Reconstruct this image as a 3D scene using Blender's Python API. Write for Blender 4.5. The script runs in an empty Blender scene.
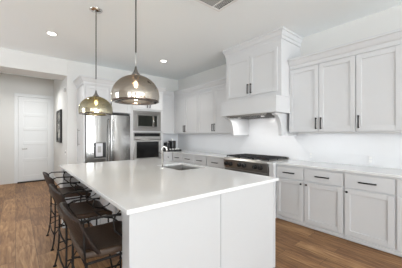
import bpy, bmesh, math, random
from mathutils import Vector, Matrix
random.seed(4)
sc = bpy.context.scene
COL = sc.collection
R = math.radians
# ------------------------------------------------------------------ camera
CAM_H = 1.354
cam_d = bpy.data.cameras.new('camera'); cam = bpy.data.objects.new('camera', cam_d); COL.objects.link(cam)
cam.location = (0, 0, CAM_H)
cam.rotation_euler = (R(90), 0, -R(39.321))
cam_d.sensor_width = 36; cam_d.lens = 226.378 / 402 * 36
cam_d.shift_y = (135.459 - 134) / 402
cam_d.clip_start = 0.02
sc.camera = cam
# ------------------------------------------------------------------ world, view
sc.view_settings.view_transform = 'Standard'; sc.view_settings.look = 'None'
sc.view_settings.gamma = 1; sc.view_settings.use_curve_mapping = False
sc.view_settings.exposure = 0.25
w = bpy.data.worlds.new('sky'); sc.world = w; w.use_nodes = True
w.node_tree.nodes['Background'].inputs[0].default_value = (0.80, 0.90, 1.0, 1)
w.node_tree.nodes['Background'].inputs[1].default_value = 1.4
sc.cycles.use_denoising = True
sc.cycles.max_bounces = 14; sc.cycles.diffuse_bounces = 8; sc.cycles.transparent_max_bounces = 16
sc.cycles.sample_clamp_indirect = 6

def area(name, loc, rot, sx, sy, power, col=(1, 1, 1), spread=180):
    d = bpy.data.lights.new(name, 'AREA'); d.shape = 'RECTANGLE'; d.size = sx; d.size_y = sy
    d.energy = power; d.color = col; d.spread = R(spread)
    o = bpy.data.objects.new(name, d); o.location = loc; o.rotation_euler = rot; COL.objects.link(o); return o
# daylight entering through the living-room windows behind and to the left of the camera
WIN_REAR = [(-2.8, -1.2), (-0.6, 1.0), (1.6, 3.2)]
WIN_LEFT = [(-5.6, -3.8), (-2.4, -0.6), (3.3, 5.3)]
P_LEFT = [63, 48, 60]
for a, b in WIN_REAR:
    area('daylight_rear', ((a + b) / 2, -8.55, 1.42), (R(110), 0, 0), b - a + .3, 2.6, 310, (0.935, 0.97, 1.0))
for (a, b), pw in zip(WIN_LEFT, P_LEFT):
    area('daylight_left', (-3.62, (a + b) / 2, 1.5), (R(90), 0, -R(90)), b - a, 2.3, pw, (0.935, 0.97, 1.0))
area('hall_fill', (0.2, 7.1, 2.6), (0, 0, 0), 0.5, 0.5, 16, (1, 1, 0.98))  # unseen fill without a fixture, added to brighten the hall and its door

# ------------------------------------------------------------------ materials
def mat(name, col, rough=0.5, metal=0.0, bump=0.0, bscale=40, var=0.0, vscale=3, coat=0.0, stretch=None, spec=0.5, aniso=0):
    m = bpy.data.materials.new(name); m.use_nodes = True; nt = m.node_tree; b = nt.nodes['Principled BSDF']
    b.inputs['Base Color'].default_value = (*col, 1); b.inputs['Roughness'].default_value = rough
    b.inputs['Metallic'].default_value = metal; b.inputs['Coat Weight'].default_value = coat
    b.inputs['Specular IOR Level'].default_value = spec
    tc = nt.nodes.new('ShaderNodeTexCoord'); mp = nt.nodes.new('ShaderNodeMapping')
    nt.links.new(tc.outputs['Object'], mp.inputs[0])
    if stretch: mp.inputs['Scale'].default_value = stretch
    if bump:
        n = nt.nodes.new('ShaderNodeTexNoise'); n.inputs['Scale'].default_value = bscale; n.inputs['Detail'].default_value = 4
        bp = nt.nodes.new('ShaderNodeBump'); bp.inputs['Strength'].default_value = bump; bp.inputs['Distance'].default_value = 0.01
        nt.links.new(mp.outputs[0], n.inputs['Vector']); nt.links.new(n.outputs['Fac'], bp.inputs['Height'])
        nt.links.new(bp.outputs[0], b.inputs['Normal'])
    if var:
        n = nt.nodes.new('ShaderNodeTexNoise'); n.inputs['Scale'].default_value = vscale; n.inputs['Detail'].default_value = 6
        r = nt.nodes.new('ShaderNodeMapRange'); r.inputs['To Min'].default_value = 1 - var; r.inputs['To Max'].default_value = 1 + var
        v = nt.nodes.new('ShaderNodeVectorMath'); v.operation = 'SCALE'; v.inputs[0].default_value = col
        nt.links.new(mp.outputs[0], n.inputs['Vector']); nt.links.new(n.outputs['Fac'], r.inputs[0])
        nt.links.new(r.outputs[0], v.inputs['Scale']); nt.links.new(v.outputs[0], b.inputs['Base Color'])
    return m

M = {}
M['wall'] = mat('wall_paint', (0.67, 0.668, 0.652), 0.9, bump=0.08, bscale=180)
M['ceil'] = mat('ceiling_paint', (0.895, 0.93, 0.94), 0.95, bump=0.08, bscale=160)
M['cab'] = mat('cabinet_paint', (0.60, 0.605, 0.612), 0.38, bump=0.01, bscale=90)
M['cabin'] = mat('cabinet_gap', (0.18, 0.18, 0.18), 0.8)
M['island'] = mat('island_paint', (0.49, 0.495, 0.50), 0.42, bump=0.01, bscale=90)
M['quartz'] = mat('white_quartz', (0.70, 0.705, 0.705), 0.10, var=0.035, vscale=60)
M['splash'] = mat('backsplash_slab', (0.75, 0.76, 0.775), 0.22, var=0.02, vscale=5)
M['door'] = mat('door_paint', (0.70, 0.715, 0.72), 0.45)
M['steel'] = mat('brushed_steel', (0.34, 0.33, 0.315), 0.28, 1.0, bump=0.05, bscale=3, stretch=(60, 60, 1))
M['fsteel'] = mat('fridge_steel', (0.31, 0.305, 0.295), 0.17, 1.0, bump=0.42, bscale=3.2, stretch=(2.2, 2.2, 0.35))
M['chrome'] = mat('chrome', (0.75, 0.74, 0.72), 0.08, 1.0)
M['nickel'] = mat('dark_nickel', (0.22, 0.21, 0.20), 0.3, 1.0)
M['pull'] = mat('dark_bronze_pull', (0.014, 0.013, 0.013), 0.5, 0.3)
M['pullg'] = mat('grey_pull', (0.25, 0.25, 0.25), 0.35, 0.8)
M['rod'] = mat('dark_rod', (0.07, 0.065, 0.06), 0.5, 0.2)
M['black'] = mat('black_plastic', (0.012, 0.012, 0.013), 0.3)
M['iron'] = mat('cast_iron', (0.018, 0.018, 0.02), 0.55, 0.3, bump=0.2, bscale=120)
M['bglass'] = mat('oven_glass', (0.008, 0.008, 0.008), 0.12, spec=.18)
M['mwglass'] = mat('microwave_glass', (0.016, 0.018, 0.015), 0.15, spec=.25)
M['leather'] = mat('brown_leather', (0.021, 0.0135, 0.0105), 0.5, bump=0.25, bscale=70, var=0.35, vscale=7, spec=.25)
M['leathert'] = mat('tan_leather', (0.045, 0.026, 0.015), 0.45, bump=0.25, bscale=70, var=0.3, vscale=6, spec=.25)
M['wiron'] = mat('forged_iron', (0.012, 0.010, 0.009), 0.6, 0.0, bump=0.3, bscale=90, spec=.2)
M['white'] = mat('white_plastic', (0.8, 0.8, 0.79), 0.4)
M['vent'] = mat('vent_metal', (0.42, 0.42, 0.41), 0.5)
M['duct'] = mat('vent_duct', (0.07, 0.07, 0.07), 0.8)
M['screen'] = mat('dispenser_panel', (0.70, 0.71, 0.74), 0.25)
M['cord'] = mat('clear_cord', (0.55, 0.55, 0.54), 0.3, 0.5)
M['paper'] = mat('print_paper', (0.75, 0.74, 0.72), 0.6)

def emis(name, col, s):
    m = bpy.data.materials.new(name); m.use_nodes = True; b = m.node_tree.nodes['Principled BSDF']
    b.inputs['Base Color'].default_value = (*col, 1)
    b.inputs['Emission Color'].default_value = (*col, 1); b.inputs['Emission Strength'].default_value = s
    return m
M['lamp'] = emis('lamp_glow', (1, 0.97, 0.92), 9)
M['bulb'] = emis('bulb_glow', (1, 0.90, 0.72), 6)
M['sink'] = mat('sink_steel', (0.50, 0.49, 0.48), 0.38, 1.0)

def wood_floor():
    m = bpy.data.materials.new('oak_planks'); m.use_nodes = True; nt = m.node_tree; N = nt.nodes; L = nt.links; b = N['Principled BSDF']
    tc = N.new('ShaderNodeTexCoord'); mp = N.new('ShaderNodeMapping'); mp.inputs['Rotation'].default_value = (0, 0, R(90))
    L.new(tc.outputs['Object'], mp.inputs[0])
    br = N.new('ShaderNodeTexBrick'); br.offset = 0.37; br.offset_frequency = 2; br.squash = 1
    br.inputs['Color1'].default_value = (0, 0, 0, 1); br.inputs['Color2'].default_value = (1, 1, 1, 1); br.inputs['Mortar'].default_value = (0.5, 0.5, 0.5, 1)
    br.inputs['Scale'].default_value = 1; br.inputs['Mortar Size'].default_value = 0.0018; br.inputs['Mortar Smooth'].default_value = 0.3
    br.inputs['Brick Width'].default_value = 1.05; br.inputs['Row Height'].default_value = 0.19; br.inputs['Bias'].default_value = 0
    L.new(mp.outputs[0], br.inputs['Vector'])
    ramp = N.new('ShaderNodeValToRGB'); cr = ramp.color_ramp
    cr.elements[0].position = 0; cr.elements[0].color = (0.17, 0.080, 0.033, 1)
    cr.elements[1].position = 1; cr.elements[1].color = (0.54, 0.325, 0.16, 1)
    e = cr.elements.new(0.5); e.color = (0.32, 0.172, 0.076, 1)
    # grain: stretched noise along the plank, shifted per plank
    sep = N.new('ShaderNodeVectorMath'); sep.operation = 'MULTIPLY_ADD'
    comb = N.new('ShaderNodeCombineXYZ'); mul = N.new('ShaderNodeMath'); mul.operation = 'MULTIPLY'; mul.inputs[1].default_value = 37
    L.new(br.outputs['Color'], mul.inputs[0]); L.new(mul.outputs[0], comb.inputs[0]); L.new(mul.outputs[0], comb.inputs[1])
    sep.inputs[1].default_value = (1.6, 14, 1); L.new(mp.outputs[0], sep.inputs[0]); L.new(comb.outputs[0], sep.inputs[2])
    n1 = N.new('ShaderNodeTexNoise'); n1.inputs['Scale'].default_value = 2.2; n1.inputs['Detail'].default_value = 7; n1.inputs['Distortion'].default_value = 0.9
    L.new(sep.outputs[0], n1.inputs['Vector'])
    n2 = N.new('ShaderNodeTexNoise'); n2.inputs['Scale'].default_value = 2.6; n2.inputs['Detail'].default_value = 3; L.new(mp.outputs[0], n2.inputs['Vector'])
    a = N.new('ShaderNodeMath'); a.operation = 'MULTIPLY_ADD'; a.inputs[1].default_value = 0.45
    r1 = N.new('ShaderNodeMapRange'); r1.inputs['From Min'].default_value = 0.25; r1.inputs['From Max'].default_value = 0.75
    r1.inputs['To Min'].default_value = -0.34; r1.inputs['To Max'].default_value = 0.55
    L.new(n1.outputs['Fac'], r1.inputs[0]); L.new(br.outputs['Color'], a.inputs[0]); L.new(r1.outputs[0], a.inputs[2])
    a2 = N.new('ShaderNodeMath'); a2.operation = 'MULTIPLY_ADD'; a2.inputs[1].default_value = 0.6; 
    r2 = N.new('ShaderNodeMath'); r2.operation = 'SUBTRACT'; r2.inputs[1].default_value = 0.5; L.new(n2.outputs['Fac'], r2.inputs[0])
    L.new(r2.outputs[0], a2.inputs[0]); L.new(a.outputs[0], a2.inputs[2]); L.new(a2.outputs[0], ramp.inputs[0])
    mix = N.new('ShaderNodeMix'); mix.data_type = 'RGBA'; mix.inputs['B'].default_value = (0.06, 0.035, 0.02, 1)
    L.new(br.outputs['Fac'], mix.inputs['Factor']); L.new(ramp.outputs[0], mix.inputs['A']); L.new(mix.outputs['Result'], b.inputs['Base Color'])
    b.inputs['Roughness'].default_value = 0.45; b.inputs['Specular IOR Level'].default_value = 0.3
    bp = N.new('ShaderNodeBump'); bp.inputs['Strength'].default_value = 0.25; bp.inputs['Distance'].default_value = 0.004
    L.new(n1.outputs['Fac'], bp.inputs['Height']); L.new(bp.outputs[0], b.inputs['Normal'])
    return m
M['floor'] = wood_floor()

def smoke_glass(name, top, low, gc=(0.78, 0.72, 0.64)):
    # blown glass: tinted and see-through at the crown, metallised like a mirror towards the rim (an ombre finish of the glass itself)
    m = bpy.data.materials.new(name); m.use_nodes = True; nt = m.node_tree; N = nt.nodes; L = nt.links
    N.remove(N['Principled BSDF']); out = N['Material Output']
    tc = N.new('ShaderNodeTexCoord'); sx = N.new('ShaderNodeSeparateXYZ'); L.new(tc.outputs['Object'], sx.inputs[0])
    mr = N.new('ShaderNodeMapRange'); mr.inputs['From Min'].default_value = 0.03; mr.inputs['From Max'].default_value = 0.20
    L.new(sx.outputs['Z'], mr.inputs[0])
    ramp = N.new('ShaderNodeMix'); ramp.data_type = 'RGBA'; ramp.inputs['A'].default_value = (*low, 1); ramp.inputs['B'].default_value = (*top, 1)
    L.new(mr.outputs[0], ramp.inputs['Factor'])
    tr = N.new('ShaderNodeBsdfTransparent'); gl = N.new('ShaderNodeBsdfGlossy'); gl.inputs['Roughness'].default_value = 0.02
    gl.inputs['Color'].default_value = (*gc, 1)
    L.new(ramp.outputs['Result'], tr.inputs['Color'])
    lw = N.new('ShaderNodeLayerWeight'); lw.inputs['Blend'].default_value = 0.35
    f = N.new('ShaderNodeMapRange'); f.inputs['To Min'].default_value = 0.66; f.inputs['To Max'].default_value = 0.20; L.new(mr.outputs[0], f.inputs[0])
    ad = N.new('ShaderNodeMath'); ad.operation = 'MULTIPLY_ADD'; ad.inputs[1].default_value = 0.5; ad.use_clamp = True
    L.new(lw.outputs['Fresnel'], ad.inputs[0]); L.new(f.outputs[0], ad.inputs[2])
    mx = N.new('ShaderNodeMixShader'); L.new(ad.outputs[0], mx.inputs[0]); L.new(tr.outputs[0], mx.inputs[1]); L.new(gl.outputs[0], mx.inputs[2])
    L.new(mx.outputs[0], out.inputs[0]); return m
M['glassN'] = smoke_glass('smoked_ombre_glass', (0.30, 0.235, 0.155), (0.60, 0.56, 0.52))
M['glassF'] = smoke_glass('ombre_glass_green_reflection', (0.50, 0.43, 0.14), (0.64, 0.60, 0.50), (0.80, 0.75, 0.58))  # amber-green tint paints reflected greenery into the far shade
M['rim'] = mat('mirrored_rim', (0.20, 0.16, 0.14), 0.12, 1.0)

# ------------------------------------------------------------------ mesh helpers
class MB:
    def __init__(s): s.bm = bmesh.new()
    def box(s, x0, x1, y0, y1, z0, z1):
        if x0 > x1: x0, x1 = x1, x0
        if y0 > y1: y0, y1 = y1, y0
        if z0 > z1: z0, z1 = z1, z0
        v = [s.bm.verts.new((x, y, z)) for x in (x0, x1) for y in (y0, y1) for z in (z0, z1)]
        for f in ((0, 1, 3, 2), (4, 6, 7, 5), (0, 4, 5, 1), (2, 3, 7, 6), (0, 2, 6, 4), (1, 5, 7, 3)):
            s.bm.faces.new([v[i] for i in f])
        return s
    def prism(s, pts, fn, a0, a1):
        """extrude a 2-D outline; fn(u, v, a) -> xyz"""
        A = [s.bm.verts.new(fn(u, v, a0)) for u, v in pts]; B = [s.bm.verts.new(fn(u, v, a1)) for u, v in pts]
        n = len(pts)
        for i in range(n): s.bm.faces.new((A[i], A[(i + 1) % n], B[(i + 1) % n], B[i]))
        s.bm.faces.new(A[::-1]); s.bm.faces.new(B); return s
    def lathe(s, prof, c=(0, 0, 0), n=40, closed=False):
        rings = []
        for r, z in prof:
            if r < 1e-5: rings.append([s.bm.verts.new((c[0], c[1], c[2] + z))])
            else: rings.append([s.bm.verts.new((c[0] + r * math.cos(2 * math.pi * k / n), c[1] + r * math.sin(2 * math.pi * k / n), c[2] + z)) for k in range(n)])
        for A, B in zip(rings, rings[1:]):
            for k in range(n):
                k2 = (k + 1) % n
                if len(A) == 1 and len(B) == 1: continue
                if len(A) == 1: s.bm.faces.new((A[0], B[k2], B[k]))
                elif len(B) == 1: s.bm.faces.new((A[k], A[k2], B[0]))
                else: s.bm.faces.new((A[k], A[k2], B[k2], B[k]))
        return s
    def cyl(s, p, q, r, n=16, r2=None):
        return s.tube([p, q], r, n, radii=[r, r if r2 is None else r2])
    def tube(s, pts, r, n=10, radii=None):
        P = [Vector(p) for p in pts]; rings = []; up = None
        for i, p in enumerate(P):
            t = (P[min(i + 1, len(P) - 1)] - P[max(i - 1, 0)]).normalized()
            if up is None: up = Vector((0, 0, 1)) if abs(t.z) < 0.9 else Vector((1, 0, 0))
            a = t.cross(up).normalized(); bq = a.cross(t).normalized(); up = bq
            rr = radii[i] if radii else r
            rings.append([s.bm.verts.new(p + rr * (math.cos(2 * math.pi * k / n) * a + math.sin(2 * math.pi * k / n) * bq)) for k in range(n)])
        for A, B in zip(rings, rings[1:]):
            for k in range(n): s.bm.faces.new((A[k], A[(k + 1) % n], B[(k + 1) % n], B[k]))
        s.bm.faces.new(rings[0][::-1]); s.bm.faces.new(rings[-1]); return s
    def grid(s, fn, nu, nv):
        V = [[s.bm.verts.new(fn(i / nu, j / nv)) for j in range(nv + 1)] for i in range(nu + 1)]
        for i in range(nu):
            for j in range(nv): s.bm.faces.new((V[i][j], V[i + 1][j], V[i + 1][j + 1], V[i][j + 1]))
        return s
    def build(s, name, m, parent=None, bevel=0.0, smooth=False, origin=None):
        bmesh.ops.recalc_face_normals(s.bm, faces=s.bm.faces)
        root = parent
        while root is not None and root.parent is not None: root = root.parent
        off = Vector(origin) if origin else (root['_o'] if root is not None and '_o' in root else None)
        if off is not None: bmesh.ops.translate(s.bm, vec=-Vector(off), verts=s.bm.verts)
        me = bpy.data.meshes.new(name); s.bm.to_mesh(me); s.bm.free()
        me.materials.append(m if not isinstance(m, str) else M[m])
        if smooth:
            for p in me.polygons: p.use_smooth = True
        o = bpy.data.objects.new(name, me); COL.objects.link(o); o.parent = parent
        if parent is None and origin: o.location = origin
        if bevel:
            b = o.modifiers.new('bevel', 'BEVEL'); b.width = bevel; b.segments = 2; b.limit_method = 'ANGLE'
        if smooth == 'auto':
            for p in me.polygons: p.use_smooth = True
            o.modifiers.new('wn', 'WEIGHTED_NORMAL')
        return o

def tag(o, label, cat, group=None):
    o['label'] = label; o['category'] = cat
    if group: o['group'] = group
    return o
def thing(name, label, cat, loc, group=None):
    o = bpy.data.objects.new(name, None); COL.objects.link(o); o.location = loc; o['_o'] = list(map(float, loc)); o.empty_display_size = .1
    return tag(o, label, cat, group)
def struct(name, mb, m, bevel=0.0):
    o = mb.build(name, m, None, bevel); o['kind'] = 'structure'; return o

# ------------------------------------------------------------------ measured layout
ZC = 3.07; WX = 3.91; WY = 5.905; XU = 3.55; XF = 3.31; XC = 3.265; FY = 5.25; HB = 8.3; HX = 0.91
LX = -3.5; RY = -8.0; ZI = 0.915
struct('floor', MB().box(LX - .1, WX + .1, RY - .1, HB + .1, -0.1, 0), 'floor')
struct('ceiling', MB().box(LX - .1, WX + .1, RY - .1, HB + .1, ZC, ZC + 0.1), 'ceil')
struct('wall_right', MB().box(WX, WX + .1, RY, WY, 0, ZC), 'wall')
# wall behind the fridge, with the wide opening to the hall: header and thick jamb
struct('wall_back', MB().box(HX, WX, WY, WY + .55, 0, ZC).box(-0.95, HX, WY, WY + .55, 2.71, ZC).box(LX, -0.95, WY, WY + .55, 0, ZC), 'wall', 0.004)
struct('wall_hall_right', MB().box(HX, HX + .1, WY + .55, HB, 0, ZC), 'wall')
struct('wall_hall_left', MB().box(-1.05, -0.95, WY + .55, HB, 0, ZC), 'wall')
struct('wall_hall_end', MB().box(-1.05, HX + .1, HB, HB + .1, 0, ZC), 'wall')
def pierced(plane, c0, c1, lo, hi, wins, z0, z1):
    mb = MB(); e = lo
    f = (lambda a, b, p, q: mb.box(a, b, c0, c1, p, q)) if plane == 'Y' else (lambda a, b, p, q: mb.box(c0, c1, a, b, p, q))
    for a, b in wins:
        f(e, a, 0, ZC); f(a, b, 0, z0); f(a, b, z1, ZC); e = b
    f(e, hi, 0, ZC); return mb
struct('wall_rear', pierced('Y', RY - .1, RY, LX, WX, WIN_REAR, 0.35, 2.65), 'wall')
struct('wall_left', pierced('X', LX - .1, LX, RY, WY, WIN_LEFT, 0.35, 2.65), 'wall')
k = 1
for wins, pl in ((WIN_REAR, 'Y'), (WIN_LEFT, 'X')):
    for a, b in wins:
        mb = MB()
        def bar(p, q, z0, z1):
            if pl == 'Y': mb.box(p, q, RY - .08, RY - .03, z0, z1)
            else: mb.box(LX - .08, LX - .03, p, q, z0, z1)
        bar(a, a + .05, .35, 2.65); bar(b - .05, b, .35, 2.65); bar(a, b, .35, .40); bar(a, b, 2.60, 2.65)
        bar(a, b, 1.46, 1.54); bar((a + b) / 2 - .02, (a + b) / 2 + .02, .4, 2.6)
        struct('window_%d' % k, mb, 'nickel'); k += 1
struct('baseboard_hall', MB().box(HX - .015, HX, WY, HB, 0, .13), 'door', .003)
struct('baseboard_back', MB().box(HX, 1.10, WY - .015, WY, 0, .13), 'door', .003)
# hall door, five horizontal panels
dm = MB(); dx0, dx1 = 0.06, 0.86
dm.box(dx0, dx1, HB - .03, HB, 0.032, 2.46)
zs = [0.032, 0.20, 0.60, 0.69, 1.09, 1.18, 1.50, 1.59, 1.91, 2.0, 2.34, 2.46]
for z0, z1 in zip(zs[0::2], zs[1::2]): dm.box(dx0 + .11, dx1 - .11, HB - .042, HB - .03, z0, z1)
dm.box(dx0, dx0 + .11, HB - .043, HB - .03, 0.032, 2.46).box(dx1 - .11, dx1, HB - .043, HB - .03, 0.032, 2.46)
d1 = struct('door_1', dm, 'door', .003)
h = MB().cyl((dx0 + .09, HB - .04, .97), (dx0 + .09, HB - .10, .97), .012).cyl((dx0 + .09, HB - .09, .97), (dx0 + .20, HB - .09, .97), .010).build('door_handle', M['nickel'], d1)
struct('trim_1', MB().box(dx0 - .09, dx0 - .005, HB - .02, HB, 0, 2.56).box(dx1 + .005, HX - .001, HB - .02, HB, 0, 2.56).box(dx0 - .09, HX - .001, HB - .025, HB, 2.47, 2.56), 'door', .003)
struct('trim_2', MB().box(dx0 - .02, dx1 + .02, HB - .10, HB - .0001, 0, .03), 'pull')   # dark strip along the foot of the door

# ------------------------------------------------------------------ cabinets
def OR(orient, F):     # a = along the run, d = out of the face, z
    return (lambda a, d, z: (F - d, a, z)) if orient == 'R' else (lambda a, d, z: (a, F - d, z))
def obox(mb, fn, a0, a1, d0, d1, z0, z1):
    p = fn(a0, d0, z0); q = fn(a1, d1, z1); mb.box(p[0], q[0], p[1], q[1], z0, z1)
def shaker(fn, a0, a1, z0, z1, name, parent, m='cab', fw=.062, flat=False):
    g = .0035; a0 += g; a1 -= g; z0 += g; z1 -= g; mb = MB()
    if flat: obox(mb, fn, a0, a1, .001, .021, z0, z1)
    else:
        obox(mb, fn, a0, a1, .001, .010, z0, z1)
        obox(mb, fn, a0, a0 + fw, .010, .023, z0, z1); obox(mb, fn, a1 - fw, a1, .010, .023, z0, z1)
        obox(mb, fn, a0 + fw, a1 - fw, .010, .023, z0, z0 + fw); obox(mb, fn, a0 + fw, a1 - fw, .010, .023, z1 - fw, z1)
    return mb.build(name, M[m], parent, .0025)
def pull(fn, a, z, ln, vert, parent, m='pull', r=.009):
    mb = MB(); D = .052
    if vert: pts = [(a, z - ln / 2), (a, z + ln / 2)]
    else: pts = [(a - ln / 2, z), (a + ln / 2, z)]
    e = .012
    ext = [(p[0] + (0 if vert else (-e if i == 0 else e)), p[1] + ((-e if i == 0 else e) if vert else 0)) for i, p in enumerate(pts)]
    mb.tube([fn(ext[0][0], D, ext[0][1]), fn(ext[1][0], D, ext[1][1])], r, 8)
    for p in pts: mb.tube([fn(p[0], .018, p[1]), fn(p[0], D, p[1])], r * .85, 8)
    return mb.build('handle', M[m], parent, smooth=True)
def knob(fn, a, z, parent):
    mb = MB(); P = [fn(a, d, z) for d in (.018, .032, .036, .046, .050)]
    mb.tube(P, .01, 14, radii=[.005, .005, .013, .014, .009]); return mb.build('knob', M['pull'], parent, smooth=True)

def upper(name, label, orient, F, depth, a0, a1, z0, z1, ndoor, hside, group=None, flatcap=0.0):
    fn = OR(orient, F); c = fn((a0 + a1) / 2, -depth / 2, z0)
    t = thing(name, label, 'cabinet', c, group)
    mb = MB(); obox(mb, fn, a0 + .001, a1 - .001, -depth + .002, 0, z0, z1); mb.build('body', M['cab'], t, .002)
    wd = (a1 - a0) / ndoor
    for i in range(ndoor):
        d = shaker(fn, a0 + i * wd, a0 + (i + 1) * wd, z0 + .012, z1 - .012, 'door', t)
        if hside[i] is not None:
            ha = a0 + i * wd + (.035 if hside[i] < 0 else wd - .035)
            pull(fn, ha, z0 + .012 + .125, .15, True, d)
    return t

# right wall uppers, right of the hood (a = world Y, decreasing = towards camera)
ZU0, ZU1 = 1.40, 2.44
upper('wall_cabinet', 'two-door white shaker wall cabinet immediately right of the range hood', 'R', XU, WX - XU, 1.035, 1.99, ZU0, ZU1, 2, [1, -1])
upper('wall_cabinet', 'white shaker wall cabinet farthest right, second cabinet from the hood', 'R', XU, WX - XU, .08, 1.033, ZU0, ZU1, 2, [-1, 1])
# left of the hood
upper('wall_cabinet', 'two-door white wall cabinet immediately left of the range hood', 'R', XU, WX - XU, 3.235, 4.448, ZU0, ZU1, 2, [1, -1])
upper('wall_cabinet', 'two-door white wall cabinet on the range wall nearest the room corner', 'R', XU, WX - XU, 4.45, 5.543, ZU0, ZU1, 2, [1, -1])
# corner upper on the back wall
upper('wall_cabinet', 'narrow white wall cabinet above the coffee maker beside the oven tower', 'B', 5.545, WY - 5.545, 3.02, XU - .002, ZU0, ZU1, 1, [None])

# crown mouldings
CR = [(0, 0), (.012, 0), (.012, .055), (.030, .070), (.060, .125), (.078, .135), (.078, .165), (0, .165)]
def crown(fn, a0, a1, z, end0=False, end1=False, depth=.3, s=1.0):
    mb = MB(); mb.prism([(u * s, v * s) for u, v in CR], lambda u, v, a: fn(a, u, z + v), a0 - (0 if not end0 else 0), a1)
    return mb
def crown_path(pts, z, s=1.0, sy=None):
    """mitred crown following a plan polyline; outside is to the right of travel"""
    mb = MB(); n = len(pts); sy = s if sy is None else sy; rings = []
    V = [Vector((p[0], p[1])) for p in pts]
    for i in range(n):
        d0 = (V[i] - V[i - 1]).normalized() if i else None; d1 = (V[i + 1] - V[i]).normalized() if i < n - 1 else None
        n0 = Vector((d0.y, -d0.x)) if d0 else None; n1 = Vector((d1.y, -d1.x)) if d1 else None
        if n0 is None: o = n1
        elif n1 is None: o = n0
        else: o = (n0 + n1) / (1 + n0.dot(n1))
        rings.append([mb.bm.verts.new((V[i].x + o.x * u * s, V[i].y + o.y * u * s, z + v * sy)) for u, v in CR])
    m_ = len(CR)
    for A, B in zip(rings, rings[1:]):
        for k_ in range(m_): mb.bm.faces.new((A[k_], A[(k_ + 1) % m_], B[(k_ + 1) % m_], B[k_]))
    mb.bm.faces.new(rings[0]); mb.bm.faces.new(rings[-1][::-1]); return mb
ZK = ZU1 + .001
struct('trim_3', crown_path([(XU, 1.985), (XU, .08)], ZK), 'cab')
struct('trim_4', crown_path([(3.0, 5.545), (XU, 5.545), (XU, 3.24)], ZK), 'cab')

# ------------------------------------------------------------------ hood
HY0, HY1 = 1.99, 3.233; HXF = 3.30
t = thing('range_hood', 'tall white wooden range hood with two doors, deep apron and curved brackets', 'range hood', (WX - .3, (HY0 + HY1) / 2, 1.72))
fn = OR('R', HXF)
MB().box(HXF, WX - .002, HY0 + .002, HY1 - .002, 1.995, ZC - .15).build('body', M['cab'], t, .002)
ym = (HY0 + HY1) / 2
for a0, a1, hs in ((HY0 + .06, ym, 1), (ym, HY1 - .06, -1)):
    d = shaker(fn, a0, a1, 2.075, 2.80, 'door', t)
    pull(fn, a1 - .035 if hs > 0 else a0 + .035, 2.20, .15, True, d)
MB().box(3.13, WX - .002, HY0 - .012, HY1 - .03, 1.725, 1.99).build('apron', M['cab'], t, .004)
MB().box(HXF - .022, WX - .002, HY0 - .012, HY1 + .012, 1.991, 2.035).box(HXF - .012, WX - .002, HY0 - .004, HY1 + .004, 2.036, 2.055).build('ledge_molding', M['cab'], t, .003)
MB().box(3.14 + .04, WX - .05, HY0 + .20, HY1 - .14, 1.700, 1.724).build('liner', M['steel'], t, .002)
mb = MB()
for i in range(16):
    y = HY0 + .22 + i * (HY1 - HY0 - .44) / 15; mb.box(3.20, 3.75, y - .010, y + .010, 1.688, 1.701)
mb.build('baffle', M['nickel'], t)
crown_path([(WX - .002, HY1), (HXF, HY1), (HXF, HY0), (WX - .002, HY0)], ZC - .155, s=.72, sy=.93).build('crown', M['cab'], t)
for y in (HY0 + .36, HY1 - .36):
    MB().cyl((3.30, y, 1.699), (3.30, y, 1.684), .03, 20).build('hood_lamp', emis('hood_lamp_glow', (1, .98, .95), .5), t)
    o = area('hood_light', (3.36 - t.location.x, y - t.location.y, 1.680 - t.location.z), (0, R(-12), 0), .07, .07, 2.1, (1, .98, .96)); o.parent = t
# corbels: S-profile boards under the apron
def corbel(y0, y1):
    pts = [(WX - .002, 1.724), (3.225, 1.724), (3.225, 1.695)]
    for i in range(1, 13):
        q = i / 12 * math.pi / 2
        pts.append((3.235 + .18 * math.sin(q), 1.690 - .32 * (1 - math.cos(q))))
    pts += [(3.42, 1.355), (WX - .012, 1.355)]
    mb = MB().prism(pts, lambda u, v, a: (u, a, v), y0, y1)
    return mb.build('corbel', M['cab'], t, .004)
corbel(HY0 + .06, HY0 + .13); corbel(HY1 - .11, HY1 - .033)

# ------------------------------------------------------------------ base cabinets, range wall
def base(label, orient, F, depth, units, z0=.0, drawer=True, plain=False):
    fn = OR(orient, F); A0 = min(u[0] for u in units); A1 = max(u[1] for u in units)
    t = thing('base_cabinet', label, 'cabinet', fn((A0 + A1) / 2, -depth / 2, 0))
    mb = MB(); obox(mb, fn, A0 + .001, A1 - .001, -depth + .002, 0, .03, .884); mb.build('body', M['cab'], t, .002)
    mb = MB(); obox(mb, fn, A0 + .001, A1 - .001, -.01, .012, .018, .062); obox(mb, fn, A0 + .001, A1 - .001, -.08, -.012, 0, .03); mb.build('toe_board', M['cab'], t, .003)
    for a0, a1, ks in units:
        d = shaker(fn, a0 + .006, a1 - .006, .685, .862, 'drawer', t, flat=True); pull(fn, (a0 + a1) / 2, .775, .16 if a1 - a0 > .45 else .13, False, d)
        d = shaker(fn, a0 + .006, a1 - .006, .078, .672, 'door', t)
        if ks: knob(fn, (a0 + .04) if ks < 0 else (a1 - .04), .672 - .04, d)
    return t
base('white base cabinet with two drawers over two doors, just right of the range', 'R', XF, WX - XF, [(1.622, 2.085, -1), (1.10, 1.62, 1)])
base('white base cabinet at the right end of the range wall, beyond the two-door one', 'R', XF, WX - XF, [(.58, 1.098, 1), (.06, .578, -1)])
base('white base cabinet with two drawers, immediately left of the range', 'R', XF, WX - XF, [(3.83, 4.285, 1), (3.245, 3.828, -1)])
base('white base cabinet with two drawers, left of the range nearest the corner', 'R', XF, WX - XF, [(4.77, 5.235, 1), (4.287, 4.768, -1)])
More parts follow.
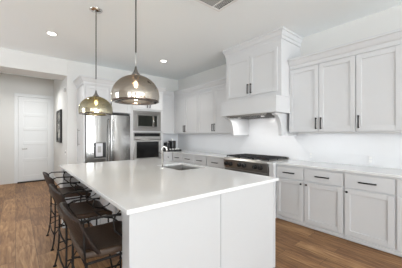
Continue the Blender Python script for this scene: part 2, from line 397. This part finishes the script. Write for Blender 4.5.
# corner bit on the back run
fn = OR('B', FY)
t = thing('base_cabinet', 'narrow white corner base cabinet with one knob beside the oven tower', 'cabinet', (3.14, FY + .3, 0))
MB().box(3.002, XF - .002, FY, WY - .004, .03, .884).build('body', M['cab'], t, .002)
MB().box(3.002, XF - .002, FY - .01, FY + .06, 0, .06).build('toe_board', M['cab'], t)
d = shaker(fn, 3.01, XF - .03, .685, .862, 'drawer', t, flat=True); knob(fn, 3.14, .78, d)
d = shaker(fn, 3.01, XF - .03, .078, .672, 'door', t, fw=.05); knob(fn, 3.05, .63, d)
# pilaster between range and right base run
t = thing('pilaster', 'narrow white square post between the range and right base cabinets', 'cabinet post', (3.3, 2.13, 0))
MB().box(3.235, WX - .01, 2.09, 2.178, .0, .884).build('post', M['cab'], t, .003)
MB().box(3.225, 3.2349, 2.088, 2.180, .0, .10).build('post_base', M['cab'], t, .003)
MB().box(3.225, 3.2349, 2.088, 2.180, .83, .884).build('post_capital', M['cab'], t, .003)

# worktops
def slab(pts, z0, z1): return MB().prism(pts, lambda u, v, a: (u, v, a), z0, z1)
o = slab([(XC, .05), (WX - .012, .05), (WX - .012, 2.186), (3.19, 2.186), (3.19, 2.075), (XC, 2.075)], .885, ZI).build('worktop', M['quartz'], None, .004, origin=(XC + .3, 1.1, .885))
tag(o, 'white quartz worktop on the base cabinets right of the range', 'worktop')
o = slab([(XC, 3.215), (WX - .012, 3.215), (WX - .012, WY - .012), (3.002, WY - .012), (3.002, 5.205), (XC, 5.205)], .885, ZI).build('worktop', M['quartz'], None, .004, origin=(XC + .3, 4.4, .885))
tag(o, 'white quartz corner worktop left of the range, under the coffee maker', 'worktop')
struct('wall_backsplash', MB().box(WX - .010, WX, .05, WY - .001, ZI - .03, 1.41).box(WX - .010, WX, HY0, HY1, 1.41, 1.73).box(3.0, WX - .010, WY - .010, WY, ZI - .03, 1.41), 'splash')

# ------------------------------------------------------------------ range
RY0, RY1 = 2.19, 3.205; RXF = 3.235
t = thing('range', 'stainless steel gas range with black grates and six knobs', 'range', (3.55, (RY0 + RY1) / 2, 0))
MB().box(RXF + .03, WX - .02, RY0 + .002, RY1 - .002, .10, .885).build('body', M['steel'], t, .003)
MB().prism([(RXF - .02, .735), (RXF - .035, .885), (RXF + .0, .925), (RXF + .08, .925), (RXF + .08, .735)], lambda u, v, a: (u, a, v), RY0 + .002, RY1 - .002).build('control_panel', M['steel'], t, .003)
MB().box(RXF + .081, WX - .03, RY0 + .002, RY1 - .002, .887, .925).build('cooktop', M['steel'], t, .003)
MB().box(WX - .07, WX - .03, RY0 + .002, RY1 - .002, .926, .965).build('back_guard', M['steel'], t, .003)
dr = MB().box(RXF - .012, RXF + .03, RY0 + .012, RY1 - .012, .20, .715).build('oven_door', M['steel'], t, .004)
MB().box(RXF - .015, RXF - .012, RY0 + .2, RY1 - .2, .32, .58).build('oven_window', M['bglass'], dr)
mb = MB().cyl((RXF - .06, RY0 + .06, .67), (RXF - .06, RY1 - .06, .67), .013)
for y in (RY0 + .1, RY1 - .1): mb.cyl((RXF - .06, y, .67), (RXF - .01, y, .67), .009)
mb.build('handle', M['steel'], dr, smooth=True)
mb = MB().box(RXF + .04, RXF + .1, RY0 + .02, RY1 - .02, 0, .10); mb.build('kick_plate', M['nickel'], t)
for y in (3.125, 3.010, 2.790, 2.675, 2.440, 2.325):
    P0 = Vector((RXF - .028, y, .81)); nrm = Vector((-1, 0, -.1)).normalized()
    mb = MB().tube([P0, P0 + nrm * .008, P0 + nrm * .009, P0 + nrm * .040, P0 + nrm * .044], .03, 20, radii=[.042, .042, .036, .033, .028])
    mb.box(P0.x - .050, P0.x - .030, y - .005, y + .005, .785, .835); kb = mb.build('knob', M['black'], t, .001)
for i in range(3):
    y0 = RY0 + .02 + i * (RY1 - RY0 - .04) / 3; y1 = y0 + (RY1 - RY0 - .04) / 3 - .006; x0, x1 = RXF + .03, WX - .08
    mb = MB(); b = .007
    for y in (y0, y1): mb.box(x0, x1, y - b + (b if y == y0 else -b), y + b + (b if y == y0 else -b), .945, .963)
    for x in (x0 + b, (x0 + x1) / 2, x1 - b): mb.box(x - b, x + b, y0, y1, .945, .963)
    ym2 = (y0 + y1) / 2
    mb.box(x0, x1, ym2 - b, ym2 + b, .945, .965)
    for x in (x0 + .14, x1 - .14):
        mb.box(x - b, x + b, y0, y1, .947, .965)
    for x in (x0 + b, (x0 + x1) / 2, x1 - b):
        for y in (y0 + b, y1 - b): mb.box(x - b, x + b, y - b, y + b, .926, .946)
    mb.build('grate', M['iron'], t, .002)
    for x in (x0 + .14, x1 - .14):
        MB().lathe([(0, .0), (.055, 0), (.055, .010), (.035, .012), (.035, .018), (0, .018)], (x, ym2, .926), 20).build('burner', M['iron'], t)

# ------------------------------------------------------------------ fridge enclosure and oven tower
EX0, EX1, TX1 = 1.105, 2.15, 3.0
t = thing('fridge_surround', 'tall white cabinet surround with overhead doors enclosing the refrigerator', 'cabinet', ((EX0 + EX1) / 2, 5.5, 0))
MB().box(EX0, EX0 + .035, FY, WY - .004, 0, ZU1).build('side_panel', M['cab'], t, .003)
MB().box(EX1 - .035, EX1 - .001, FY, WY - .004, 0, ZU1).build('side_panel', M['cab'], t, .003)
MB().box(EX0 + .036, EX1 - .036, FY + .01, WY - .004, 1.875, ZU1).build('overhead_box', M['cab'], t, .003)
fn = OR('B', FY + .01); xm = (EX0 + EX1) / 2
for a0, a1, s_ in ((EX0 + .036, xm, 1), (xm, EX1 - .036, -1)):
    d = shaker(fn, a0, a1, 1.885, ZU1 - .01, 'door', t); pull(fn, a1 - .035 if s_ > 0 else a0 + .035, 2.02, .13, True, d)
MB().cyl((EX0 - .045, 5.58, 1.12), (EX0 - .045, 5.58, 1.50), .006, 8).cyl((EX0 - .045, 5.58, 1.16), (EX0, 5.58, 1.16), .006, 8).cyl((EX0 - .045, 5.58, 1.46), (EX0, 5.58, 1.46), .006, 8).build('side_handle', M['pullg'], t, smooth=True)
t = thing('oven_tower', 'tall white built-in cabinet holding the microwave and wall oven', 'cabinet', ((EX1 + TX1) / 2, 5.5, 0))
mb = MB(); T0, T1 = EX1 + .001, TX1 - .001; ox0, ox1 = 2.185, 2.935
mb.box(T0, T0 + .02, FY, WY - .004, 0.03, ZU1).box(T1 - .02, T1, FY, WY - .004, .03, ZU1).box(T0 + .02, T1 - .02, WY - .03, WY - .004, .03, ZU1)
mb.box(T0 + .02, T1 - .02, FY, WY - .03, 1.435, 1.465).box(T0 + .02, T1 - .02, FY, WY - .03, 1.965, ZU1).box(T0 + .02, T1 - .02, FY, WY - .03, .03, .69)
mb.box(T0 + .02, ox0, FY, FY + .03, .69, 1.965).box(ox1, T1 - .02, FY, FY + .03, .69, 1.965); mb.build('body', M['cab'], t, .002)
fn = OR('B', FY); xm = (T0 + T1) / 2
for a0, a1, s_ in ((T0 + .01, xm, 1), (xm, T1 - .01, -1)):
    d = shaker(fn, a0, a1, 2.0, ZU1 - .01, 'door', t); pull(fn, a1 - .035 if s_ > 0 else a0 + .035, 2.12, .13, True, d)
d = shaker(fn, T0 + .01, T1 - .01, .36, .67, 'drawer', t, flat=True); pull(fn, xm, .55, .3, False, d)
d = shaker(fn, T0 + .01, T1 - .01, .08, .35, 'drawer', t, flat=True); pull(fn, xm, .24, .3, False, d)
struct('trim_5', crown_path([(EX0, WY - .004), (EX0, FY), (TX1, FY), (TX1, 5.46)], ZK), 'cab')

# fridge
t = thing('refrigerator', 'stainless steel french-door refrigerator with water dispenser in the left door', 'refrigerator', (1.63, 5.5, 0))
fx0, fx1, ff = EX0 + .045, EX1 - .045, FY - .03
MB().box(fx0, fx1, FY + .035, WY - .03, .02, 1.80).build('body', M['nickel'], t, .004)
fm = 1.655
def bowed(x0, x1, z0, z1, y, name, parent):
    mb = MB(); n = 12
    pts = [(x0, y + .06)] + [(x0 + (x1 - x0) * i / n, y - .012 * math.sin(math.pi * i / n)) for i in range(n + 1)] + [(x1, y + .06)]
    mb.prism(pts, lambda u, v, a: (u, v, a), z0, z1); return mb.build(name, M['fsteel'], parent, .004)
ld = bowed(fx0, fm - .003, .68, 1.815, ff, 'door', t); rd = bowed(fm + .003, fx1, .68, 1.815, ff, 'door', t)
fz = bowed(fx0, fx1, .05, .672, ff, 'freezer_drawer', t)
def fhandle(p, q, parent):
    p = Vector(p); q = Vector(q); out = Vector((0, -.055, 0)); d_ = (q - p).normalized() * .05
    return MB().tube([p, p + out * .7 + d_ * .3, p + out + d_, q + out - d_, q + out * .7 - d_ * .3, q], .008, 12).build('handle', M['fsteel'], parent, smooth=True)
fhandle((fm - .05, ff - .006, .76), (fm - .05, ff - .006, 1.72), ld); fhandle((fm + .05, ff - .006, .76), (fm + .05, ff - .006, 1.72), rd)
fhandle((fx0 + .1, ff - .006, .60), (fx1 - .1, ff - .006, .60), fz)
dp = MB().box(1.30, 1.545, ff - .022, ff - .004, .85, 1.20).build('water_dispenser', M['black'], ld, .004)
MB().box(1.335, 1.475, ff - .026, ff - .022, .90, 1.185).build('dispenser_panel', M['screen'], ld, .002)
MB().box(1.37, 1.44, ff - .04, ff - .026, .985, 1.12).build('dispenser_paddle', M['vent'], ld, .003)
MB().box(1.30, 1.545, ff - .036, ff - .022, .845, .868).build('drip_tray', M['steel'], ld, .003)
MB().box(fx0 + .01, fx1 - .01, ff + .05, FY + .4, 1.816, 1.85).build('gap_shade', M['black'], t)  # black strip painting the shade of the gap above the fridge

# microwave
t = thing('microwave', 'built-in stainless microwave with trim frame in the oven tower', 'microwave', (2.56, 5.4, 1.47))
zz0, zz1 = 1.468, 1.962; y0 = FY - .012
mb = MB(); bt = .085
mb.box(ox0, ox1, y0, y0 + .03, zz0, zz0 + bt).box(ox0, ox1, y0, y0 + .03, zz1 - bt, zz1).box(ox0, ox0 + bt + .01, y0, y0 + .03, zz0 + bt, zz1 - bt).box(ox1 - bt - .01, ox1, y0, y0 + .03, zz0 + bt, zz1 - bt)
mb.build('trim_frame', M['steel'], t, .003)
MB().box(ox0 + .10, ox1 - .10, y0 + .031, y0 + .45, zz0 + .09, zz1 - .09).build('body', M['nickel'], t)
d = MB().box(ox0 + .105, ox1 - .105, y0 - .004, y0 + .03, zz0 + .092, zz1 - .092).build('door', M['steel'], t, .003)
MB().box(ox0 + .125, ox1 - .245, y0 - .008, y0 - .004, zz0 + .115, zz1 - .115).build('window', M['mwglass'], d, .002)
MB().box(ox1 - .20, ox1 - .115, y0 - .008, y0 - .004, zz0 + .11, zz1 - .11).build('control_panel', M['mwglass'], d, .002)
MB().cyl((ox1 - .225, y0 - .035, zz0 + .13), (ox1 - .225, y0 - .035, zz1 - .13), .009).cyl((ox1 - .225, y0 - .035, zz0 + .15), (ox1 - .225, y0, zz0 + .15), .006).cyl((ox1 - .225, y0 - .035, zz1 - .15), (ox1 - .225, y0, zz1 - .15), .006).build('handle', M['chrome'], d, smooth=True)
# wall oven
t = thing('built_in_oven', 'stainless wall oven with black glass window below the microwave', 'oven', (2.56, 5.4, .70))
MB().box(ox0 + .01, ox1 - .01, FY + .031, WY - .05, .70, 1.43).build('body', M['nickel'], t)
MB().box(ox0, ox1, y0, FY + .03, .695, 1.432).build('front_frame', M['steel'], t, .003)
MB().box(ox0 + .03, ox1 - .03, y0 - .006, y0, 1.33, 1.41).build('control_panel', M['bglass'], t, .002)
MB().box(2.50, 2.62, y0 - .008, y0 - .006, 1.350, 1.390).build('display', M['mwglass'], t)
d = MB().box(ox0 + .006, ox1 - .006, y0 - .022, y0 - .001, .705, 1.315).build('door', M['steel'], t, .004)
MB().box(ox0 + .075, ox1 - .075, y0 - .025, y0 - .022, .80, 1.20).build('window', M['bglass'], d, .002)
mb = MB().cyl((ox0 + .03, y0 - .065, 1.255), (ox1 - .03, y0 - .065, 1.255), .013)
for x in (ox0 + .07, ox1 - .07): mb.cyl((x, y0 - .065, 1.255), (x, y0 - .02, 1.255), .009)
mb.build('handle', M['steel'], d, smooth=True)

# coffee maker in the corner
cx, cy = 3.40, 5.50
t = thing('coffee_maker', 'black coffee maker with two dark columns on the corner worktop', 'coffee maker', (cx, cy, ZI))
b0 = ZI + .001
MB().box(cx - .20, cx + .17, cy - .13, cy + .13, b0, b0 + .035).build('base', M['black'], t, .008)
MB().box(cx - .17, cx - .06, cy - .08, cy + .12, b0 + .036, b0 + .24).build('water_tank', M['black'], t, .015)
MB().box(cx - .02, cx + .11, cy - .10, cy + .12, b0 + .036, b0 + .29).build('brew_column', M['black'], t, .015)
MB().cyl((cx - .115, cy, b0 + .241), (cx - .115, cy, b0 + .262), .04, 18).build('tank_lid', M['steel'], t)
MB().lathe([(0, .055), (.022, .052), (.05, .0), (0, 0)], (cx + .055, cy, b0 + .291), 20).build('hopper', M['white'], t, smooth=True)
MB().box(cx - .19, cx + .20, cy - .24, cy - .131, b0, b0 + .018).box(cx - .19, cx + .20, cy - .24, cy - .235, b0 + .018, b0 + .05).box(cx - .19, cx + .20, cy - .137, cy - .132, b0 + .018, b0 + .05).build('tray', M['black'], t, .002)
o = None
for i in range(4):
    x = cx - .13 + i * .085
    o = MB().lathe([(0, 0), (.022, 0), (.028, .055), (.025, .055), (.019, .006), (0, .006)], (0, 0, 0), 16).build('cup', M['white'], None, smooth=True) if i == 0 else o.copy()
    if i: COL.objects.link(o)
    o.location = (x, cy - .187, b0 + .019)
    tag(o, 'small white cup in the black tray in front of the coffee maker', 'cup', 'white cups in the coffee tray')

# wall art in the hall, sensor
t = thing('picture_frame', 'narrow dark framed black and white picture on the hall side wall', 'picture', (HX, 7.0, 1.2))
y0, y1, z0, z1 = 6.62, 7.32, 1.17, 2.01
MB().box(HX - .045, HX - .002, y0, y0 + .05, z0, z1).box(HX - .045, HX - .002, y1 - .05, y1, z0, z1).box(HX - .045, HX - .002, y0 + .05, y1 - .05, z0, z0 + .05).box(HX - .045, HX - .002, y0 + .05, y1 - .05, z1 - .05, z1).build('frame', M['pull'], t, .003)
m = bpy.data.materials.new('abstract_print'); m.use_nodes = True; nt = m.node_tree
n = nt.nodes.new('ShaderNodeTexNoise'); n.inputs['Scale'].default_value = 3.3; n.inputs['Detail'].default_value = 2; n.inputs['Distortion'].default_value = 1.5
r = nt.nodes.new('ShaderNodeValToRGB'); r.color_ramp.elements[0].position = .50; r.color_ramp.elements[1].position = .56
r.color_ramp.elements[0].color = (.03, .03, .03, 1); r.color_ramp.elements[1].color = (.42, .41, .38, 1)
nt.links.new(n.outputs[0], r.inputs[0]); nt.links.new(r.outputs[0], nt.nodes['Principled BSDF'].inputs['Base Color'])
MB().box(HX - .025, HX - .004, y0 + .05, y1 - .05, z0 + .05, z1 - .05).build('print', m, t)
t = thing('wall_sensor', 'small pale alarm sensor high on the hall opening jamb', 'sensor', (HX, 6.12, 2.40))
MB().box(HX - .035, HX - .001, 6.08, 6.16, 2.38, 2.46).build('housing', M['vent'], t, .01)
MB().box(HX - .040, HX - .036, 6.10, 6.14, 2.39, 2.41).build('lens', M['pullg'], t)
t = thing('light_switch', 'light switch with dark toggle low on the hall opening jamb', 'light switch', (HX, 6.1, .95))
MB().box(HX - .008, HX - .001, 6.05, 6.13, .90, 1.02).build('plate', M['white'], t, .002)
MB().box(HX - .020, HX - .009, 6.075, 6.105, .94, .98).build('toggle', M['pullg'], t, .002)
# unseen cream rug added behind the camera to bounce light onto the ceiling
o = MB().box(-2.6, 2.6, -6.2, -1.2, .001, .014).build('bounce_rug', mat('cream_rug', (.70, .69, .66), .95, bump=.3, bscale=200), None, .003, origin=(0, -3.7, .001))
tag(o, 'unseen cream rug added on the living room floor to bounce light', 'rug')
# outlets on the backsplash
for y, lb in ((1.80, 'white outlet on the backsplash, the one nearer the range'), (.96, 'white outlet on the backsplash at the far right')):
    t = thing('outlet', lb, 'outlet', (WX - .011, y, 1.0))
    MB().box(WX - .017, WX - .011, y - .037, y + .037, .955, 1.07).build('plate', M['splash'], t, .002)
    for z in (.97, 1.02): MB().box(WX - .019, WX - .0172, y - .017, y + .017, z, z + .035).build('socket', M['white'], t)

# ------------------------------------------------------------------ island
IX0, IX1, IY0, IY1 = .505, 2.108, 1.303, 3.958
t = thing('kitchen_island', 'large white island with quartz top, undermount sink and stool overhang', 'kitchen island', ((IX0 + IX1) / 2, (IY0 + IY1) / 2, 0))
sx0, sx1, sy0, sy1 = 1.60, 2.04, 2.36, 2.98
mb = MB(); xs = [IX0, sx0, sx1, IX1]; ys = [IY0, sy0, sy1, IY1]; VV = {}
for zi, z in enumerate((ZI - .030, ZI)):
    for i, x in enumerate(xs):
        for j, y in enumerate(ys): VV[i, j, zi] = mb.bm.verts.new((x, y, z))
for i in range(3):
    for j in range(3):
        if (i, j) == (1, 1): continue
        for zi in (0, 1): mb.bm.faces.new((VV[i, j, zi], VV[i + 1, j, zi], VV[i + 1, j + 1, zi], VV[i, j + 1, zi]))
for i in range(3):
    for j in (0, 3): mb.bm.faces.new((VV[i, j, 0], VV[i + 1, j, 0], VV[i + 1, j, 1], VV[i, j, 1])); mb.bm.faces.new((VV[j, i, 0], VV[j, i + 1, 0], VV[j, i + 1, 1], VV[j, i, 1]))
for (a, b) in (((1, 1), (2, 1)), ((1, 2), (2, 2)), ((1, 1), (1, 2)), ((2, 1), (2, 2))): mb.bm.faces.new((VV[a[0], a[1], 0], VV[b[0], b[1], 0], VV[b[0], b[1], 1], VV[a[0], a[1], 1]))
mb.build('worktop', M['quartz'], t, .004)
BX0, BX1 = .90, 2.065; PZ = ZI - .031
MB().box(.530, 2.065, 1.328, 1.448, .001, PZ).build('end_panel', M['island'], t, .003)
# proud right-hand section of the end, with edge battens
MB().box(1.292, 1.306, 1.3205, 1.327, .001, PZ - .001).box(1.306, 2.066, 1.322, 1.327, .001, PZ - .001).box(2.045, 2.067, 1.316, 1.322, .001, PZ - .001).build('end_batten', M['island'], t, .002)
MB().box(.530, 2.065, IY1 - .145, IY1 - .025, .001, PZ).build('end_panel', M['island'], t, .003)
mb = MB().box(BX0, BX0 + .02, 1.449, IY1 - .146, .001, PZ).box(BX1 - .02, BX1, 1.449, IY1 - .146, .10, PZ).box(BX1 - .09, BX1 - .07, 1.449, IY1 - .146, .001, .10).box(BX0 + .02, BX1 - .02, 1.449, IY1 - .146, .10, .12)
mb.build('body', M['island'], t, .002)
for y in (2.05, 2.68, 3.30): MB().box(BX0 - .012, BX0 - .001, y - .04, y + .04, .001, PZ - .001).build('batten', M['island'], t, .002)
fnI = lambda a, d, z: (BX1 + d, a, z)
for i in range(4):
    a0 = 1.46 + i * .585; a1 = a0 + .58
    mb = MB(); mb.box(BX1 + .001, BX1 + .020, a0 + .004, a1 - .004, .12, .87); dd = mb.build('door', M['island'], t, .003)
    pull(lambda a, d, z: (BX1 + d, a, z), a1 - .05 if i % 2 == 0 else a0 + .05, .74, .13, True, dd)
# sink basin (part), drain
sb = MB(); e = .004; zb = ZI - .20
sb.box(sx0 - .015, sx0 - e, sy0 - .015, sy1 + .015, zb, PZ - .001).box(sx1 + e, sx1 + .015, sy0 - .015, sy1 + .015, zb, PZ - .001)
sb.box(sx0 - e, sx1 + e, sy0 - .015, sy0 - e, zb, PZ - .001).box(sx0 - e, sx1 + e, sy1 + e, sy1 + .015, zb, PZ - .001).box(sx0 - .015, sx1 + .015, sy0 - .015, sy1 + .015, zb - .01, zb)
s = sb.build('sink', M['sink'], t); MB().cyl((1.83, 2.62, zb + .001), (1.83, 2.62, zb + .006), .045, 24).build('drain', M['chrome'], s)
# faucet
t = thing('faucet', 'slim chrome faucet standing on the island beside the sink', 'faucet', (1.53, 2.69, ZI))
fx, fy = 1.53, 2.69
MB().cyl((fx, fy, ZI + .001), (fx, fy, ZI + .012), .028, 24).build('base_ring', M['chrome'], t, .002)
pts = [(fx, fy, ZI + .01), (fx, fy, ZI + .255)]
for i in range(1, 9):
    q = math.pi * i / 8; pts.append((fx + .012 * (1 - math.cos(q)), fy - .038 * (1 - math.cos(q)), ZI + .255 + .035 * math.sin(q)))
pts.append((pts[-1][0], pts[-1][1], ZI + .225))
MB().tube(pts, .012, 14).build('spout', M['chrome'], t, smooth=True)
MB().cyl((fx, fy, ZI + .19), (fx - .02, fy + .06, ZI + .21), .006, 10).build('lever', M['nickel'], t, smooth=True)

# ------------------------------------------------------------------ pendants
def pendant(label, x, y, gm, zr=1.655):
    dz = zr - 1.655; t = thing('pendant_lamp', label, 'pendant lamp', (x, y, zr), 'glass pendant lamps over the island')
    del t['group']
    MB().lathe([(0, ZC - .001), (.084, ZC - .001), (.084, ZC - .010), (.062, ZC - .022), (.012, ZC - .030), (0, ZC - .030)], (x, y, 0), 32).build('ceiling_plate', M['chrome'], t, smooth=True)
    MB().cyl((x, y, 2.12), (x, y, ZC - .028), .0065, 10).build('rod', M['rod'], t, smooth=True)
    MB().cyl((x, y, 1.975 + dz), (x, y, 2.12), .0040, 8).build('cord', M['cord'], t, smooth=True)
    MB().lathe([(0, 1.992), (.009, 1.99), (.012, 1.965), (.024, 1.935), (.042, 1.914), (.044, 1.906), (0, 1.906)], (x, y, dz), 28).build('cap', M['nickel'], t, smooth=True)
    prof = []
    for i in range(22):
        a = math.pi / 2 * (1 - i / 21 * 1.22)
        prof.append((.214 * math.cos(a), .062 + .193 * math.sin(a)))
    prof = [(r_, z_) for r_, z_ in prof if z_ > 0.0] 
    prof = [(max(r_, .035), z_) for r_, z_ in prof]
    inner = [(r_ - .004, z_ - (.003 if z_ > .05 else 0)) for r_, z_ in prof[::-1]]
    mb = MB().lathe(prof + [], (x, y, zr), 64); sh = mb.build('shade', gm, t, smooth=True)
    rb = prof[-1][0]; zb_ = zr + prof[-1][1]
    MB().lathe([(rb + .002, .006), (rb + .003, -.004), (rb - .006, -.008), (rb - .075, -.004), (rb - .075, -.001), (rb - .006, -.002), (rb + .002, .006)], (x, y, zb_), 64).build('rim', M['rim'], sh, smooth=True)
    so = MB().cyl((x, y, 1.86 + dz), (x, y, 1.908 + dz), .020, 20).build('socket', M['nickel'], t, smooth=True)
    MB().lathe([(0, 0), (.008, .001), (.017, .014), (.020, .030), (.016, .046), (.010, .062), (0, .066)], (x, y, 1.794 + dz), 20).build('bulb', M['bulb'], t, smooth=True)
    d = bpy.data.lights.new('bulb_light', 'POINT'); d.energy = 5; d.color = (1, .86, .66); d.shadow_soft_size = .03
    o = bpy.data.objects.new('bulb_light', d); o.location = (0, 0, .07); o.parent = t; COL.objects.link(o)
pendant('smoked glass dome pendant on a dark rod, larger and nearer of the two', .86, 2.0, M['glassN'])
pendant('glass dome pendant with painted amber reflection in front of the refrigerator, farther of the two', .85, 3.30, M['glassF'], 1.632)

# recessed lights and vent
for (x, y, lb) in ((.47, 4.54, 'round recessed ceiling light at left above the hall opening'), (2.64, 4.58, 'round recessed ceiling light above the oven tower')):
    t = thing('recessed_light', lb, 'ceiling light', (x, y, ZC))
    MB().lathe([(.062, ZC - .001), (.062, ZC - .006), (.085, ZC - .004), (.088, ZC - .001)], (x, y, 0), 36).build('trim_ring', M['white'], t, smooth=True)
    MB().lathe([(0, ZC - .001), (.061, ZC - .001), (.061, ZC - .005), (0, ZC - .005)], (x, y, 0), 36).build('diffuser', M['lamp'], t)
    d = bpy.data.lights.new('downlight', 'SPOT'); d.energy = 42; d.spot_size = R(120); d.spot_blend = .8; d.color = (1, .95, .88); d.shadow_soft_size = .06
    o = bpy.data.objects.new('downlight', d); o.location = (0, 0, -.02); o.parent = t; COL.objects.link(o)
t = thing('ceiling_vent', 'square white ceiling vent with louvres', 'vent', (1.945, 2.035, ZC))
vx0, vx1, vy0, vy1 = 1.72, 2.17, 1.81, 2.26; b = .035; vm = 2.02; z1 = ZC - .001; z0 = ZC - .014
MB().box(vx0, vx1, vy0, vy0 + b, z0, z1).box(vx0, vx1, vy1 - b, vy1, z0, z1).box(vx0, vx0 + b, vy0 + b, vy1 - b, z0, z1).box(vx1 - b, vx1, vy0 + b, vy1 - b, z0, z1).box(vm - .006, vm + .006, vy0 + b, vy1 - b, z0, z1).build('frame', M['white'], t, .003)
MB().box(vx0 + b, vx1 - b, vy0 + b, vy1 - b, ZC - .003, ZC - .001).build('duct', M['duct'], t)
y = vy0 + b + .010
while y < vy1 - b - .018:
    MB().prism([(y, ZC - .004), (y + .013, ZC - .013), (y + .015, ZC - .012), (y + .003, ZC - .003)], lambda u, v, a: (a, u, v), vx0 + b, vm - .007).build('louvre', M['vent'], t); y += .026  # greyer than the opposite slats: shade of their facing put into the colour
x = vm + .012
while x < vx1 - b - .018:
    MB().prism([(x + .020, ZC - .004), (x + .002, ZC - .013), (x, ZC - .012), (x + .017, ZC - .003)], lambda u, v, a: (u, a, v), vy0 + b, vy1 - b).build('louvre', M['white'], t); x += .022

# under-cabinet light strips (lamps of the place, fixed under the wall cabinets)
for (y0, y1, lb) in ((3.33, 5.45, 'under-cabinet light strip left of the range hood'), (.20, 1.9, 'under-cabinet light strip right of the range hood')):
    t = thing('light_strip', lb, 'light strip', (3.72, (y0 + y1) / 2, ZU0))
    MB().box(3.70, 3.74, y0, y1, ZU0 - .012, ZU0 - .001).build('housing', M['white'], t)
    o = area('strip_light', (0, 0, -.014), (0, 0, 0), .03, y1 - y0, 0.22 * (y1 - y0), (1, .98, .96)); o.parent = t

# ------------------------------------------------------------------ stools
def S(q): return q * q * (3 - 2 * q)
def make_stool():
    t = thing('bar_stool', '', 'bar stool', (0, 0, 0))
    # seat: padded leather pan, slightly dished, rolled front
    def seat_top(u, v):
        x = -.20 + .42 * u; y = (-.24 + .48 * v) * (.90 + .10 * u)
        z = .612 + .018 * (2 * v - 1) ** 2 - .030 * max(0, u - .8) / .2 * max(0, u - .8) / .2 + .02 * (1 - u) ** 4
        return (x, y, z)
    mb = MB().grid(seat_top, 14, 14); o = mb.build('seat', M['leathert'], t, smooth=True)
    sm = o.modifiers.new('s', 'SOLIDIFY'); sm.thickness = .045; sm.offset = -1
    bv = o.modifiers.new('b', 'BEVEL'); bv.width = .012; bv.segments = 3
    # backrest: leather sling, wraps forward at the sides, leaning back
    def back(u, v):
        s_ = 2 * u - 1; hgt = .61 + (.285 - .045 * s_ ** 2) * v
        wid = .235 + .015 * v; x = -.175 - .105 * v ** 1.15 + .075 * abs(s_) ** 2.5 * (1 - .25 * v) - .015 * math.sin(math.pi * v)
        return (x, s_ * wid, hgt)
    mb = MB().grid(back, 18, 10); o = mb.build('backrest', M['leather'], t, smooth=True)
    sm = o.modifiers.new('s', 'SOLIDIFY'); sm.thickness = .020; sm.offset = 0
    bv = o.modifiers.new('b', 'BEVEL'); bv.width = .01; bv.segments = 3
    r = .0085
    MB().tube([(x, y, .560) for x, y in ((-.18, -.2), (.19, -.215), (.19, .215), (-.18, .2), (-.18, -.2))], .009, 8).build('seat_frame', M['wiron'], t, smooth=True)
    for s_ in (-1, 1):
        for fx_, top in ((-1, -.185), (1, .185)):
            pts = []
            for i in range(9):
                q = i / 8; flare = (q ** 4) * .035
                pts.append((top + fx_ * (-.005 + flare) + fx_ * .0, s_ * (.205 + .025 * q + flare * .6), .565 * (1 - q) + .010 * q))
            lg = MB().tube(pts, r, 8).build('leg', M['wiron'], t, smooth=True)
            p = pts[-1]; MB().lathe([(0, 0), (.018, 0), (.018, .008), (.010, .014), (0, .014)], (p[0], p[1], .0), 16).build('foot', M['wiron'], lg)
        # arm: from the back's side, sloping slightly to a flattened tip
        arm = MB().tube([(-.205, s_ * .232, .835), (-.17, s_ * .243, .850), (-.10, s_ * .245, .848), (-.01, s_ * .243, .840), (.02, s_ * .24, .836)], .011, 8, radii=[.006, .007, .007, .007, .010]).build('armrest', M['wiron'], t, smooth=True)
        # twig-like support curving down from the arm to the seat front, with two offshoots
        pts = [(-.015, s_ * .243, .842), (-.03, s_ * .245, .80), (-.02, s_ * .245, .74), (.04, s_ * .243, .68), (.12, s_ * .238, .655), (.185, s_ * .222, .60), (.19, s_ * .215, .565)]
        sp = MB().tube(pts, .0065, 8)
        sp.tube([(.10, s_ * .24, .66), (.16, s_ * .243, .675), (.20, s_ * .245, .71)], .007, 8, radii=[.006, .005, .007])
        sp.build('arm_support', M['wiron'], t, smooth=True)
        MB().tube([(-.19, s_ * .222, .245), (0, s_ * .226, .255), (.19, s_ * .222, .245)], .007, 8).build('stretcher', M['wiron'], t, smooth=True)
        MB().tube([(-.19, s_ * .212, .44), (-.10, s_ * .215, .40), (0, s_ * .216, .385), (.10, s_ * .215, .40), (.19, s_ * .212, .44)], .006, 8).build('brace', M['wiron'], t, smooth=True)
        # back upright carrying the arm
        MB().tube([(-.185, s_ * .205, .56), (-.195, s_ * .228, .66), (-.20, s_ * .236, .76), (-.205, s_ * .234, .838)], .0065, 8).build('back_upright', M['wiron'], t, smooth=True)
    for x, z in ((-.19, .16), (.19, .20), (-.187, .40)):
        MB().tube([(x, -.222, z), (x * 1.02, 0, z - .012), (x, .222, z)], .0075, 8).build('stretcher', M['wiron'], t, smooth=True)
    MB().tube([(-.19, -.22, .16), (-.05, -.04, .26), (.19, .215, .30)], .006, 8).build('brace', M['wiron'], t, smooth=True)
    MB().tube([(-.19, .22, .16), (-.05, .04, .275), (.19, -.215, .31)], .006, 8).build('brace', M['wiron'], t, smooth=True)
    return t
def copy_tree(o, parent=None):
    c = o.copy(); COL.objects.link(c)
    if parent is not None: c.parent = parent
    for ch in list(o.children): copy_tree(ch, c)
    return c
st = make_stool()
spots = [(.515, 1.725, 0, 'brown leather bar stool with iron arms, nearest of the three, beside the island end'),
         (.53, 2.52, 0, 'middle of the three brown leather and iron bar stools along the island'),
         (.55, 3.43, 0, 'brown leather and iron bar stool farthest along the island, nearest the hall door')]
cps = [st] + [copy_tree(st) for _ in range(2)]
for o, (x, y, a, lb) in zip(cps, spots):
    o.location = (x, y, 0); o.rotation_euler.z = R(a); o['label'] = lb; o['group'] = 'leather bar stools along the island'
for o in list(sc.objects):
    if '_o' in o: del o['_o']
